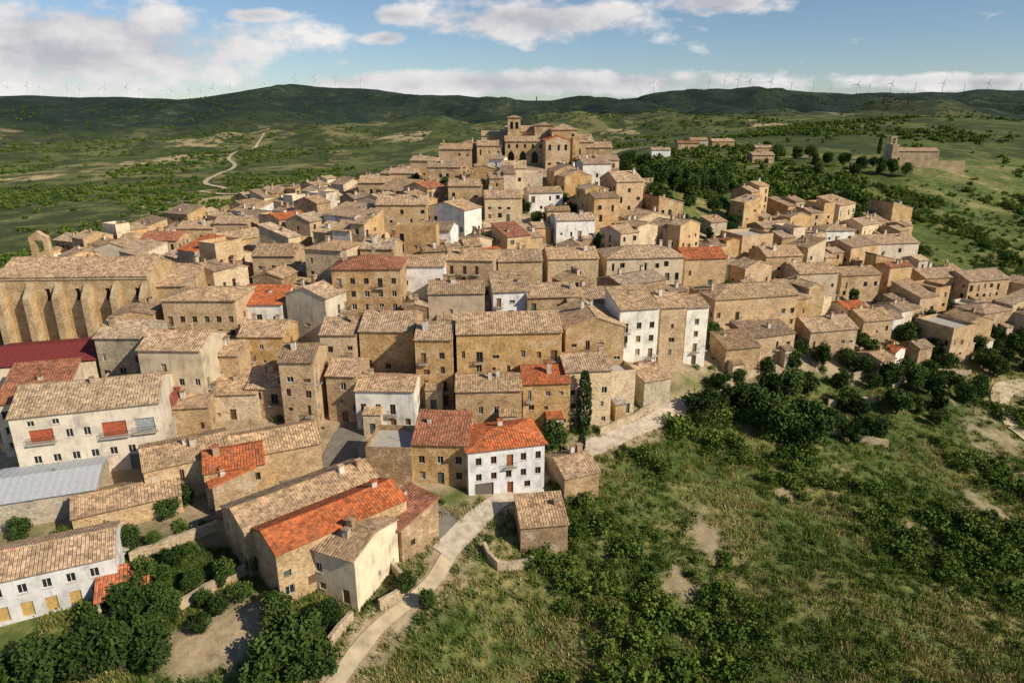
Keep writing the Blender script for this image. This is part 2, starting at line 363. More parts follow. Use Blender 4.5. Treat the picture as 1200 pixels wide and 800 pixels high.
CW={0:[(1+2.5*i,2.3+2.5*i,.3,2.3,WOOD,YS) for i in range(5)]+[(1.1+2.5*i,2.1+2.5*i,3.6,4.9,GLASS,DK,.22,WF_) for i in range(5)],
1:[(2.2,5.4,6.6,8.6,WOOD,RS),(7,8,6.8,8.2,GLASS,DK,.22,WF_),(9.4,10.4,6.8,8.2,GLASS,DK,.22,WF_),(12,15.4,6.2,8.6,WOOD,RS),(16.6,19.4,6.4,8.6,WOOD,(.3,.32,.34)),(2.2,3.2,9.2,10.1,GLASS,DK,.22,WF_),(5.5,6.5,9.2,10.1,GLASS,DK,.22,WF_)]+[(2+2.6*i,3.1+2.6*i,3,4.3,GLASS,DK,.22,WF_) for i in range(7)]+[(15,18.4,.02,2.7,WOOD,(.2,.2,.2))],
20:[(1.2+2.4*i,2.1+2.4*i,5.7,7.0,GLASS,DK,.22,(.25,.1,.05)) for i in (0,1,3,4)]+[(6.1,7.2,4.9,7.0,WOOD,(.3,.1,.05))]+[(1.2+2.4*i,2.1+2.4*i,3.0,4.2,GLASS,DK,.22,(.25,.1,.05)) for i in (0,1,2,3,4)]+[(1.0,4.0,.02,2.5,WOOD,(.16,.13,.11)),(6.2,7.2,.02,2.2,WOOD,(.2,.08,.04)),(9,10,.9,2.0,GLASS,DK,.22,(.25,.1,.05))]}
# x, y, width, depth, eave height, heading, roof, wall, tiles, window density, style
HW=[(-57.3,72.4,14.0,8,6,24,'G','w','t',.9,'reg'),(-67.2,101.8,20.5,13,11,17,'G','p','l',.85,'reg'),(-79.1,106.1,10.0,11,9,17,'S','p','r',.6,'reg'),
(-68.8,89.3,14.1,11,3.5,20,'M','g','g',.0,'rand'),(-86.6,121.1,18.2,14,7,15,'M','p','m',.5,'reg'),(-64.1,100.9,15.6,7,4,17,'T','g','G',.3,'reg'),
(-60.7,106.5,5.9,7,7,0,'T','r','G',.2,'rand'),(-58.8,115.6,11.1,10,13,-2,'G','p','t',.75,'reg'),(-71.0,121.5,8.4,10,11,0,'G','g','l',.7,'rand'),
(-56.1,87.3,13.7,7,3.2,28,'G','s','t',.2,'rand'),(-50.5,95.0,12.5,9,6,30,'G','s','t',.5,'rand'),(-42.3,92.8,8.4,8,6.5,22,'G','s','o',.7,'rand'),
(-38.5,99.5,13.2,9,5.5,25,'G','s','t',.3,'rand'),(-41.9,90.1,6.3,6,5,-60,'S','s','o',.4,'rand'),
(-21.0,77.1,7.5,9.5,7,-24,'G','p','t',.6,'rand'),(-24.3,79.7,7.4,19,7.5,-48,'F','s','o',.6,'rand'),(-29.6,84.8,7.8,20,6.5,-48,'F','s','t',.6,'rand'),
(-15.2,84.3,6.2,7,4.5,-40,'S','b','r',.3,'rand'),(-19.1,99.4,7.2,8,5.5,-3,'T','b','G',.4,'rand'),(-11.1,99.8,8.8,8,7,-3,'S','o','r',.8,'reg'),(-1.9,99.7,12.3,9,8.3,14,'H','w','o',.9,'reg'),
(9.7,100.1,6.2,8,3.8,22,'G','s','t',.2,'rand'),(4.3,88.3,7.0,6,3.8,8,'S','b','t',.1,'rand'),
(-4.3,114.5,11.6,9,8,3,'G','s','t',.8,'rand'),(5.8,117.0,8.5,9,9,5,'G','o','o',.7,'rand'),(13.2,120.0,8.7,10,11,8,'G','c','t',.8,'rand'),
(-22.2,114.3,10.4,8,7.5,-2,'G','w','t',.95,'reg'),(-30.1,117.3,5.5,9,9,-4,'G','s','t',.7,'rand'),
(-0.9,124.3,19.3,12,14,4,'G','o','t',.65,'rand'),(-14.2,122.3,6.8,11,13,0,'G','o','t',.7,'rand'),(-23.6,128.6,10.3,12,11,-2,'G','o','t',.5,'rand'),(-33.0,128.1,7.1,10,10,0,'G','c','t',.6,'rand'),
(15.3,132.0,11.5,14,13,6,'F','s','t',.7,'rand'),(24.2,133.4,8.2,9,16,12,'S','w','t',.8,'reg'),(32.4,140.8,5.4,11,14,10,'G','s','t',.5,'rand'),(38.5,144.5,5.0,10,13,12,'G','w','t',.8,'reg'),
(-30.5,144.0,14.1,11,12.5,2,'H','o','r',.95,'reg'),(-39.8,138.6,9.7,11,10,-22,'F','p','t',.4,'rand'),(-52.2,139.6,9.5,8,7,0,'S','w','o',.8,'rand'),
(-61.8,135.3,14.4,11,11,0,'H','s','t',.85,'reg'),(-47.6,127.2,8.7,9,9,0,'G','o','t',.6,'rand'),(-52.9,120.4,6.5,8,9,0,'G','s','t',.6,'rand'),(-37.2,114.4,5.9,9,13,0,'G','s','d',.7,'rand'),
(-50.1,115.4,9.1,8,5,5,'S','c','t',.5,'rand'),(-56.6,110.6,8.2,8,5,8,'S','s','t',.5,'rand'),(-44.0,116.4,6.7,8,6,0,'G','s','t',.5,'rand'),
(-12.1,144.7,11.9,10,8,4,'G','c','t',.5,'rand'),(-0.6,145.2,8.1,9,9,8,'S','w','t',.7,'rand'),(8.1,145.6,10.9,11,9,6,'G','s','t',.6,'rand'),(15.4,145.0,9.2,10,9,10,'G','s','t',.6,'rand'),
(-20.1,155.1,9.9,10,8,0,'G','w','t',.5,'rand'),(-9.3,158.7,11.0,10,9,-5,'G','s','t',.6,'rand'),(1.5,165.0,10.6,11,8,5,'G','s','t',.6,'rand'),(14.7,171.4,12.7,10,8,6,'G','c','t',.6,'rand'),
(33.2,176.2,19.9,12,9,6,'H','c','t',.7,'rand'),(50.6,183.2,11.9,10,8,10,'G','s','o',.5,'rand'),(56.2,161.4,21.8,13,11,13,'H','s','t',.7,'reg'),
(76.6,161.7,13.2,10,6,14,'G','s','t',.5,'rand'),(90.7,177.7,6.5,8,6,14,'G','p','o',.5,'rand'),(93.7,173.2,9.1,9,7,14,'G','s','t',.6,'rand'),
(58.6,152.6,12.6,8,4,20,'S','s','d',.2,'rand'),(50.0,145.0,8.6,7,3.5,15,'S','s','d',.2,'rand'),(26.8,127.4,6.3,8,4,25,'S','g','t',.2,'rand'),(19.4,123.8,6.3,8,8,15,'T','c','G',.3,'rand'),
(144.1,208.2,15.6,11,9,15,'G','s','t',.6,'rand'),(131.2,209.6,12.8,10,7,12,'G','s','t',.5,'rand'),(125.7,233.2,22.0,12,6,8,'G','p','t',.3,'rand'),(110.7,235.2,10.4,9,7,5,'H','w','t',.7,'rand'),
(84.7,191.2,12.1,10,8,10,'G','c','t',.6,'rand'),(101.1,199.6,12.6,10,7,10,'G','s','t',.6,'rand'),(77.2,197.8,11.4,10,8,10,'G','s','t',.6,'rand'),
(17.3,196.4,11.1,9,8,8,'G','w','l',.8,'rand'),(27.6,238.7,9.8,9,8,10,'G','w','t',.8,'rand'),(-17.1,199.6,13.8,9,7,-30,'F','w','t',.4,'rand'),(-31.4,200.9,14.5,11,9,0,'G','s','t',.6,'rand'),
(-2.9,208.9,11.1,9,7,5,'G','c','t',.6,'rand'),(9.6,216.6,10.6,9,6,10,'G','w','t',.6,'rand'),(-14.4,218.5,10.5,9,7,0,'G','s','t',.6,'rand'),
(-20,259,12,10,9,-5,'G','s','t',.7,'rand'),(-31,257,10,9,8.5,-10,'G','s','t',.7,'rand'),(-38,249,10,9,7,0,'G','s','t',.6,'rand'),(-47,245,12,10,7,0,'G','s','t',.6,'rand'),(-22.9,240.1,11.4,9,7,0,'G','s','t',.6,'rand'),(32,263,9,10,7,0,'G','s','t',.5,'rand'),(33,250,8,8,6,8,'G','c','t',.5,'rand'),
(89.5,428.3,11.3,8,5,0,'G','w','t',.6,'rand'),(108,438,13,9,4.5,0,'G','s','r',.4,'rand'),(129.6,439.8,13.6,9,4.5,0,'G','s','t',.4,'rand'),(118,452,11,9,4.5,0,'G','p','t',.4,'rand'),(137.8,391.0,12.1,9,4,0,'G','s','t',.4,'rand'),(150,425,10,8,4,0,'G','s','t',.4,'rand'),
(-116.6,202.4,11.0,10,7,-5,'F','p','t',.4,'rand'),(-109.1,215.2,11.6,12,6,0,'G','s','r',.4,'rand'),(-127.0,203.2,8.6,9,6,0,'G','w','t',.6,'rand'),(-131.7,185.3,10.1,10,6,0,'G','p','r',.5,'rand'),
(-101.1,222.9,12.0,11,7,0,'G','s','t',.5,'rand'),(-89.8,223.3,10.9,10,7,0,'G','s','t',.5,'rand'),(-108,322,8,9,6,0,'H','p','t',.5,'rand'),(-57.5,167.3,10.3,10,7,0,'G','s','t',.5,'rand')]
for i,(x,y,w,dp,Ht,rot,rf,wc,rc,dens,st) in enumerate(HW):
    nm='warehouse' if rf=='M' else 'whitewashed_house' if wc=='w' else 'stone_house' if wc in 'sobg' else 'plastered_house'
    if Ht<4.2 and rf!='M': nm='stone_shed'
    house(nm,x,y,w,dp,Ht,rot,rf,wc,rc,dens=dens if dens<.4 else min(.95,dens+.08),style=st,**({'wf':CW[i]} if i in CW else {}))
CHX,CHY,TCX,TCY,CPX,CPY=-90,135,9,251,213,377
def church():
    x,y=CHX,CHY;mb=MB();r=random.Random(3);L=30;D=13;Ht=13;c=(.48,.345,.19)
    part(mb,L,D,Ht,'G',STONE,c,RT['t'],-6,r,0,'rand',False,False,sl=.4,sides=False,chim=False,door=False,wf=[(9+6*i,10+6*i,8,10.5,GLASS,(.03,)*3,.5) for i in range(4)])
    for i in range(6):
        bx=-L/2+.7+i*(L-1.4)/5
        mb.box(bx-.65,bx+.65,-D/2-2.4,-D/2-.002,-6,Ht-4,STONE,(.50,.37,.215))
        mb.face([(bx-.65,-D/2-2.4,Ht-4),(bx+.65,-D/2-2.4,Ht-4),(bx+.65,-D/2,Ht-1.2),(bx-.65,-D/2,Ht-1.2)],STONE,(.52,.40,.25))
        for sx in (-.65,.65): mb.face([(bx+sx,-D/2-2.4,Ht-4),(bx+sx,-D/2,Ht-4),(bx+sx,-D/2,Ht-1.2)],STONE,(.50,.37,.22))
    mb.box(-L/2-.02,L/2+.02,-D/2-.25,-D/2-.003,Ht-.6,Ht-.2,STONE,(.53,.42,.27))
    for bx in (-11.5,-8.7): mb.box(bx-.5,bx+.5,1.5,2.6,Ht,Ht+6,STONE,c)
    mb.box(-12.0,-8.2,1.5,2.6,Ht+6.0,Ht+6.7,STONE,c)
    for yy in (1.5,2.6): mb.face([(-12,yy,Ht+6.7),(-8.2,yy,Ht+6.7),(-10.1,yy,Ht+8)],STONE,c)
    mb.face([(-12,1.5,Ht+6.7),(-10.1,1.5,Ht+8),(-10.1,2.6,Ht+8),(-12,2.6,Ht+6.7)],TILE,RT['t']);mb.face([(-8.2,1.5,Ht+6.7),(-10.1,1.5,Ht+8),(-10.1,2.6,Ht+8),(-8.2,2.6,Ht+6.7)],TILE,RT['t'])
    mb.T=Matrix.Translation((L/2+3.5,1.5,0));part(mb,7,10,10,'S',STONE,c,RT['t'],-6,r,.3,'rand',False,False,chim=False)
    z=H1(x,y);placed.append((x+2,y+D/2,L+10,D+6,.05));mb.T=None;mb.obj('buttressed_church',(x,y+D/2+1,z),.05)
church()
def arches(n,W,zb,h,aw):
    out=[]
    for i in range(n):
        c=W*(i+.5)/n
        for k,(f,a,b) in enumerate(((1,0,h*.7),(.86,h*.7,h*.82),(.62,h*.82,h*.92),(.3,h*.92,h))):
            out.append((c-aw*f/2,c+aw*f/2,zb+a,zb+b,GLASS,(.03,.03,.03),1.2))
    return out
def topchurch():
    x,y=TCX,TCY;z=H1(x,y)-2.4;mb=MB();r=random.Random(5);c=(.46,.325,.18)
    def P(dx,dy,*a,**k):
        mb.T=Matrix.Translation((dx,dy,0));part(mb,*a,**k)
    P(-3,4,17,9,10.5,'G',STONE,c,RT['t'],-6,r,wf=arches(4,17,3,4.2,2.3)+arches(6,17,8.2,1.5,.8),sides=False,chim=False,low=True)
    P(9.5,5,9,13,14.5,'H',STONE,(.51,.365,.205),RT['t'],-6,r,dens=.25,chim=False,low=True)
    for i in range(3): mb.T=Matrix.Translation((9.5,5,0));mb.box(-4.3+i*3.6,-3.3+i*3.6,-7.6,-6.502,-6,12,STONE,c)
    for i in range(3): mb.box(4.503,5.5,-5.5+i*4.5,-4.5+i*4.5,-6,12,STONE,c)
    P(-8,9,4.6,4.6,18.5,'H',STONE,c,RT['t'],-6,r,wf=[(.8,1.9,14.5,17,GLASS,(.03,)*3,.6),(2.7,3.8,14.5,17,GLASS,(.03,)*3,.6)],chim=False,sides=False,low=True)
    P(-1,16,20,11,13.5,'G',STONE,(.49,.355,.205),RT['t'],-6,r,dens=.2,chim=False,low=True)
    P(3,11,7,7,15.8,'H',STONE,(.49,.355,.205),RT['d'],-6,r,dens=.5,chim=False,low=True)
    P(-17,5,9,9,9,'G',STONE,(.51,.365,.21),RT['t'],-6,r,dens=.7,chim=True,low=True)
    P(-15,16,10,9,12,'G',STONE,(.51,.365,.21),RT['t'],-6,r,dens=.6,chim=True,low=True)
    P(-25,11,8,9,9,'F',STONE,(.51,.38,.235),RT['d'],-6,r,dens=.6,chim=True,low=True)
    P(17.5,9,7,9,10,'S',STONE,(.51,.38,.235),RT['t'],-6,r,dens=.5,chim=True,low=True)
    mb.T=None
    mb.obj('hilltop_church',(x,y+2,z),.03);placed.append((x-3,y+10,48,26,.03))
    m=MB();m.box(-.2,.2,-.2,.2,0,28,METAL)
    for k in range(6): m.box(-.9,.9,-.05,.05,12+k*2.4,12.15+k*2.4,METAL)
    m.obj('radio_mast',(x+.5,y+30,z-2))
topchurch()
def chapel():
    x,y=CPX,CPY;z=H1(x,y);mb=MB();r=random.Random(8);c=(.48,.36,.23)
    part(mb,24,9,5.5,'G',STONE,c,(.52,.34,.22),-5,r,.3,'rand',False,True,chim=False)
    mb.T=Matrix.Translation((-10.5,-.5,0));mb.box(-1.6,1.6,-5,4.99,-5,9,STONE,c)
    for bx in (-1.2,1.2): mb.box(bx-.4,bx+.4,-1,.4,9,12,STONE,c)
    mb.box(-1.6,1.6,-1,.4,12,13,STONE,c)
    mb.T=None;mb.box(-16,22,-12,-11,-6,1.2,STONE,c)
    mb.obj('hermitage_chapel',(x,y,z),-.1);placed.append((x,y,30,16,0))
chapel()
# procedural fill of the old town
R=random.Random(11);boxes=[obb(x,y,w+.5,d+.5,a) for x,y,w,d,a in placed]
fronts=[]
for x,y,w,d,a in placed: fronts.append(obb(x+math.sin(a)*(d/2+1.5),y-math.cos(a)*(d/2+1.5),w*.9,3.0,a))
VOID=[(-33,117,9),(60,212,10),(50,228,8),(75,225,9),(-12,100,14),(20,108,10),(TCX,TCY-9,9)]
for ps,(nt_,w0,w1,d0,d1) in enumerate(((3500,9,14,8,10.5),(6000,7,10,6.5,9),(8000,4.5,7.5,4.5,7))):
    X_=rng.uniform(-168,165,nt_);Y_=rng.uniform(116,336,nt_)
    ok=poly_sd(X_,Y_,TOWN)<-2.5;X_=X_[ok];Y_=Y_[ok]
    gx=Hs(X_+4,Y_)-Hs(X_-4,Y_);gy=Hs(X_,Y_+4)-Hs(X_,Y_-4)
    RO=np.clip(np.degrees(np.arctan2(-gx,np.maximum(gy,.2))),-40,40)*.8
    for x,y,rot in zip(X_.tolist(),Y_.tolist(),RO.tolist()):
        if any(math.hypot(x-a,y-b)<c for a,b,c in VOID): continue
        if y<150 and abs(x)<60 and ps==0: continue
        rot+=R.uniform(-12,12)
        if R.random()<.25: rot+=R.choice([-90,90])
        w=R.uniform(w0,w1);d=R.uniform(d0,d1);a=math.radians(rot);B=obb(x,y,w+.2,d+.2,a)
        if any(hit(B,b) for b in boxes) or any(hit(B,b) for b in fronts): continue
        boxes.append(obb(x,y,w,d,a))
        if ps<2 and R.random()<.3: fronts.append(obb(x+math.sin(a)*(d/2+1),y-math.cos(a)*(d/2+1),w*.9,2,a))
        wc=R.choices('socpwbg',[7,4,4,2.4,1.2,1.8,.7])[0];rc=R.choices('tldro',[7,4,4,.8,.4])[0]
        Ht=R.uniform(4.5,10) if ps==0 else R.uniform(4,9) if ps==1 else R.uniform(2.8,6.5)
        rf=R.choices('GFSHT',[6,2,2.5,.7,.4])[0]
        house('stone_house' if wc in 'sobg' else 'plastered_house' if wc!='w' else 'whitewashed_house',x,y,w,d,Ht,rot,rf,wc,rc if rf!='T' else 'G',dens=.7,split=(R.random()<.6))
# ---------------- ground ----------------
def gridmesh(name,xs,ys,hf):
    X,Y=np.meshgrid(xs,ys);Z=hf(X,Y);nx,ny=len(xs),len(ys)
    co=np.stack([X,Y,Z],-1).reshape(-1,3).astype(np.float32)
    i=np.arange(ny-1)[:,None]*nx+np.arange(nx-1)[None,:]
    q=np.stack([i,i+1,i+nx+1,i+nx],-1).reshape(-1,4)
    me=bpy.data.meshes.new(name);me.vertices.add(len(co));me.vertices.foreach_set('co',co.ravel())
    me.loops.add(q.size);me.loops.foreach_set('vertex_index',q.ravel().astype(np.int32));me.polygons.add(len(q))
    me.polygons.foreach_set('loop_start',(np.arange(len(q))*4).astype(np.int32));me.polygons.foreach_set('loop_total',np.full(len(q),4,np.int32))
    me.update(calc_edges=True);me.polygons.foreach_set('use_smooth',np.ones(len(q),bool));return me,X,Y,Z
SOIL=[(-34,66),(-37,64),(-32,69)];LAWN=[(-57,65),(-61,64)]
SCARP=[(31,92,4),(108,140,8),(128,152,9),(24,81,3),(70,98,3),(48,104,2.5),(88,112,3.5)]
def scarp(X,Y):
    s=np.zeros(np.shape(X))
    for a,b_,s_ in SCARP: s=np.maximum(s,np.clip(.95-np.hypot(X-a,(Y-b_)*.6)/s_+2.4*(fbm(X/3,Y/3,88)-.5),0,.8))
    return s
xs=50*np.sinh(np.linspace(-5.9,5.9,520));ys=130+55*np.sinh(np.linspace(-2.3,5.75,440))
me,X,Y,Z=gridmesh('ground',xs,ys,H)
tw=np.clip(.5-(poly_sd(X,Y,TOWN)+14*(fbm(X/9,Y/9,77,3)-.25))/5,0,1)
tw=tw*(1-np.clip((88-Y)/8,0,1)*.8)
for r in ROADS: tw=np.maximum(tw,np.clip(1-(line_d(X,Y,r)-2)/3,0,1))
for a,b_ in SOIL: tw=np.maximum(tw,np.clip(1.5-np.hypot(X-a,Y-b_)/4,0,1))
for a,b_ in LAWN: tw=np.minimum(tw,np.clip(np.hypot(X-a,Y-b_)/5-.7,0,1))
tw=np.maximum(tw,scarp(X,Y))
rr=np.hypot(X,Y)
fld=np.clip((rr-330)/120,0,1)*np.clip((2600-Y+300*fbm(X/300,Y/300,4))/700,0,1)
fld=fld*np.where((X>120)&(Y<420),0,1)
far=np.clip((Y-1300+900*(fbm(X/400,Y/400,8)-.5))/900,0,1)
ca=me.color_attributes.new('zone','FLOAT_COLOR','POINT')
ca.data.foreach_set('color',np.stack([tw,fld,far,np.ones_like(tw)],-1).ravel().astype(np.float32))
m,nt,b,o=newmat('terrain');q=N(nt);g=q.n('ShaderNodeNewGeometry').outputs['Position']
z=q.attr('zone').outputs['Color'];sp=q.n('ShaderNodeSeparateColor');q.L(z,sp.inputs[0])
n1=q.noise(g,.045,4,.65);n2=q.noise(g,.5,5,.7)
nn=q.math('ADD',q.math('MULTIPLY',n1,.6),q.math('MULTIPLY',n2,.4))
scrub=q.ramp(nn,[(.40,(.05,.08,.018)),(.48,(.09,.125,.03)),(.545,(.16,.17,.055)),(.61,(.30,.25,.105)),(.69,(.38,.29,.16))])
vo=q.n('ShaderNodeTexVoronoi');mp=q.n('ShaderNodeMapping');q.L(g,mp.inputs[0]);mp.inputs['Scale'].default_value=(.011,.006,0);mp.inputs['Rotation'].default_value=(0,0,.4)
nz=q.n('ShaderNodeTexNoise');nz.inputs['Scale'].default_value=1.5;nz.inputs['Detail'].default_value=2;q.L(mp.outputs[0],nz.inputs['Vector'])
va=q.n('ShaderNodeVectorMath',operation='MULTIPLY_ADD');q.L(nz.outputs['Color'],va.inputs[0]);va.inputs[1].default_value=(.5,.5,0);q.L(mp.outputs[0],va.inputs[2])
q.L(va.outputs[0],vo.inputs['Vector']);vo.inputs['Scale'].default_value=1
sc=q.n('ShaderNodeSeparateColor');q.L(vo.outputs['Color'],sc.inputs[0])
f1=q.ramp(sc.outputs[0],[(0,(.09,.115,.03)),(.22,(.15,.165,.05)),(.42,(.24,.22,.085)),(.58,(.11,.135,.038)),(.76,(.48,.38,.20)),(.86,(.18,.19,.065))],'CONSTANT')
f1=q.mix(q.ramp(q.noise(g,.02,5,.75),[(.45,0.),(.54,.88)]),f1,(.045,.062,.02))
f1=q.mix(1.0,f1,q.ramp(n2,[(.3,.7),(.7,1.3)]),'MULTIPLY')
farc=q.ramp(q.math('ADD',q.math('MULTIPLY',q.noise(g,.0035,5,.7),.5),q.math('MULTIPLY',q.noise(g,.03,4,.8),.5)),[(.38,(.012,.025,.018)),(.52,(.023,.039,.025)),(.6,(.052,.068,.038)),(.68,(.17,.16,.09))])  # dark forest green of the far hills, with distance haze painted in as blue
dirt=q.ramp(n2,[(.3,(.23,.17,.105)),(.5,(.37,.285,.18)),(.7,(.47,.375,.25))])
c=q.mix(sp.outputs[1],scrub,f1);c=q.mix(sp.outputs[2],c,farc);c=q.mix(sp.outputs[0],c,dirt)
q.L(c,b.inputs['Base Color']);q.bump(n2,b,.6,.6)
me.materials.append(m);og=bpy.data.objects.new('ground',me);bpy.context.scene.collection.objects.link(og)
def resample(pl,step=1.0):
    P=[Vector((a,b)) for a,b in pl];pts=[]
    for i in range(len(P)-1):
        p0=P[max(0,i-1)];p1=P[i];p2=P[i+1];p3=P[min(len(P)-1,i+2)];n=min(60,max(2,int((p2-p1).length/step)))
        for k in range(n):
            t=k/n;pts.append(.5*((2*p1)+(-p0+p2)*t+(2*p0-5*p1+4*p2-p3)*t*t+(-p0+3*p1-3*p2+p3)*t**3))
    pts.append(P[-1]);return pts
def ribbon(name,pl,w,mat,off=.12):
    pts=resample(pl);vs=[];fs=[];K=5;rq=random.Random(4)
    for i,p in enumerate(pts):
        d=(pts[min(i+1,len(pts)-1)]-pts[max(i-1,0)]).normalized();n=Vector((-d.y,d.x))
        ww=w*(1+.1*math.sin(i*.37)+rq.uniform(-.05,.05))
        for k in range(K):
            s=p+n*ww*(k/(K-1)-.5);vs.append((s.x,s.y,0))
    A=np.array(vs);zz=H(A[:,0],A[:,1])+off
    vs=[(a[0],a[1],float(c)) for a,c in zip(vs,zz)]
    for i in range(len(pts)-1):
        for k in range(K-1): a=i*K+k;fs.append((a,a+1,a+K+1,a+K))
    me=bpy.data.meshes.new(name);me.from_pydata(vs,[],fs);me.materials.append(mat);ob=bpy.data.objects.new(name,me);bpy.context.scene.collection.objects.link(ob)
M_ROAD=flat('worn_concrete',(.47,.40,.31),.9,.3,.8);M_ASPH=flat('asphalt',(.20,.18,.15),.9,.2,.7);M_DIRT=flat('track_dirt',(.5,.41,.27),.95,.3,.4)
ribbon('road',ROAD,3.3,M_ROAD,.18);ribbon('footpath',PATH,1.9,M_DIRT,.14);ribbon('street',STREET,6,M_ASPH,.12);ribbon('lane',STREET2,4,M_ASPH,.2)
ribbon('dirt_track',TRACK,5,M_DIRT,.8);ribbon('dirt_track',TRACK2,5,M_DIRT,.8);ribbon('dirt_track',TRACK3,4,M_DIRT,.3)
WALLS=[[(-51,77),(-47,80),(-42,84)],[(-42,68),(-39,72),(-35,76)],[(-22,66),(-20,70)],[(-4,84),(-2,81),(3,83)],[(16,113),(23,119),(30,126)],[(5,102),(11,106.5)],[(51,136),(64,130),(79,129)],[(81,151),(95,159)],[(-17,79),(-14,75),(-17,72)],[(-84,101),(-73,97)],[(44,134),(56,143),(68,146)],[(90,150),(104,160),(118,164)],[(70,139),(84,144)]]
def stonewall(pl,h=1.6,th=.5):
    pts=resample(pl,1.5);A=np.array([p[:] for p in pts]);zz=H(A[:,0],A[:,1]);mb=MB();s=0;rr_=random.Random(int(pl[0][0]*7))
    prev=None
    for i,p in enumerate(pts):
        d=(pts[min(i+1,len(pts)-1)]-pts[max(i-1,0)]).normalized();n=Vector((-d.y,d.x))*th/2;z=float(zz[i])
        if prev: s+=(p-prev[0]).length
        hh=h+rr_.uniform(-.25,.15)
        cur=(p,(p.x+n.x,p.y+n.y),(p.x-n.x,p.y-n.y),z-1,z+hh,s)
        if prev:
            for k in (1,2): mb.face([(*prev[k],prev[3]),(*cur[k],cur[3]),(*cur[k],cur[4]),(*prev[k],prev[4])],STONE,(.46,.37,.25),[(prev[5],0),(s,0),(s,h+1),(prev[5],h+1)])
            mb.face([(*prev[1],prev[4]),(*cur[1],cur[4]),(*cur[2],cur[4]),(*prev[2],prev[4])],STONE,(.50,.41,.30))
        if i in (0,len(pts)-1): mb.face([(*cur[1],cur[3]),(*cur[2],cur[3]),(*cur[2],cur[4]),(*cur[1],cur[4])],STONE,(.46,.37,.25))
        prev=cur
    mb.obj('stone_wall')
for p in WALLS: stonewall(p)
def canopy():
    x,y=-48.2,70.6;z=H1(x,y);mb=MB()
    for a in (-2.6,2.6):
        for b_ in (-2,2): mb.box(a-.15,a+.15,b_-.15,b_+.15,-1,2.6,PLAS,(.6,.5,.4))
    slope(mb,(-3,-2.6,2.6),(1,0,0),(0,5.2,1.3),6,lambda s:1,(.62,.2,.09),False)
    mb.box(-3.4,3.4,-2.8,3,-1,.12,PLAS,(.45,.36,.27));mb.obj('tiled_canopy',(x,y,z),math.radians(24))
canopy()
# ---------------- foliage ----------------
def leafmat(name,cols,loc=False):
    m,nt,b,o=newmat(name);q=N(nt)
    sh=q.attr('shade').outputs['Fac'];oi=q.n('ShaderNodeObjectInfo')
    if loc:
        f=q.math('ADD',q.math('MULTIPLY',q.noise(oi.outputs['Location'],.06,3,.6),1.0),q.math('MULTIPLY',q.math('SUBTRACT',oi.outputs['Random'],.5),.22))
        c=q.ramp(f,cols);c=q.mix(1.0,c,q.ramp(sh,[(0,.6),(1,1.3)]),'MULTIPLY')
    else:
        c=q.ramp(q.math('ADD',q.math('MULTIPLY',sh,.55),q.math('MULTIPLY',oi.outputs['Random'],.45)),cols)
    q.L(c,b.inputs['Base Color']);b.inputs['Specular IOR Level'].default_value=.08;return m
M_LEAF=leafmat('leaves',[(0,(.026,.05,.011)),(.35,(.060,.105,.018)),(.7,(.115,.170,.030)),(.93,(.19,.225,.045)),(1,(.32,.29,.05))])
M_TLEAF=leafmat('tree_leaves',[(0,(.015,.028,.009)),(.4,(.036,.066,.016)),(.75,(.075,.12,.028)),(1,(.13,.165,.045))])
M_DLEAF=leafmat('conifer_leaves',[(0,(.012,.022,.009)),(.5,(.03,.05,.018)),(1,(.06,.085,.03))])
M_GRASS=leafmat('grass_blades',[(.36,(.06,.115,.018)),(.47,(.12,.175,.03)),(.54,(.22,.24,.06)),(.62,(.42,.34,.145))],True)
M_BARK=flat('bark',(.13,.095,.065),.9,.3,6)
def leafobj(name,C,size,shade,mat,trunk=None):
    n=len(C);d=rng.normal(size=(n,3));d/=np.linalg.norm(d,axis=1)[:,None]
    e=np.cross(d,rng.normal(size=(n,3)));e/=np.linalg.norm(e,axis=1)[:,None]
    s=(size*rng.uniform(.6,1.3,n))[:,None]
    V=np.stack([C-d*s,C+e*s*.55,C+d*s,C-e*s*.6],1).reshape(-1,3)
    vs=V.tolist();fs=[tuple(range(4*i,4*i+4)) for i in range(n)];mi=[0]*n;sh=np.repeat(shade,4).tolist()
    if trunk:
        for (p,q2,r0,r1) in trunk:
            p=Vector(p);q2=Vector(q2);ax=(q2-p).normalized();u=ax.cross(Vector((.3,1,.1))).normalized();w_=ax.cross(u);b0=len(vs)
            for c_,r_ in ((p,r0),(q2,r1)):
                for k in range(6):
                    t=k*math.pi/3;vs.append((c_+u*r_*math.cos(t)+w_*r_*math.sin(t))[:]);sh.append(.5)
            for k in range(6): fs.append((b0+k,b0+(k+1)%6,b0+6+(k+1)%6,b0+6+k));mi.append(1)
    me=bpy.data.meshes.new(name);me.from_pydata(vs,[],fs);me.materials.append(mat);me.materials.append(M_BARK)
    me.polygons.foreach_set('material_index',mi)
    a=me.attributes.new('shade','FLOAT','POINT');a.data.foreach_set('value',np.array(sh,np.float32));return me
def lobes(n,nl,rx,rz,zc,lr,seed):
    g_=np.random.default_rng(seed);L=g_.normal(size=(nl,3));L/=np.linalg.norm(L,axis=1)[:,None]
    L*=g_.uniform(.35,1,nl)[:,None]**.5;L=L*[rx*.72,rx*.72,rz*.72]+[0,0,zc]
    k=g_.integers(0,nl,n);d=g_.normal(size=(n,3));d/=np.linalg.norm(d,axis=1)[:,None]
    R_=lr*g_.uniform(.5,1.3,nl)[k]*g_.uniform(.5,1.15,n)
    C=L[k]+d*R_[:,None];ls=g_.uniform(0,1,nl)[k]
    return C,np.clip(.35*ls+.3*g_.uniform(0,1,n)+.35*(d[:,2]*.5+.5),0,1),L
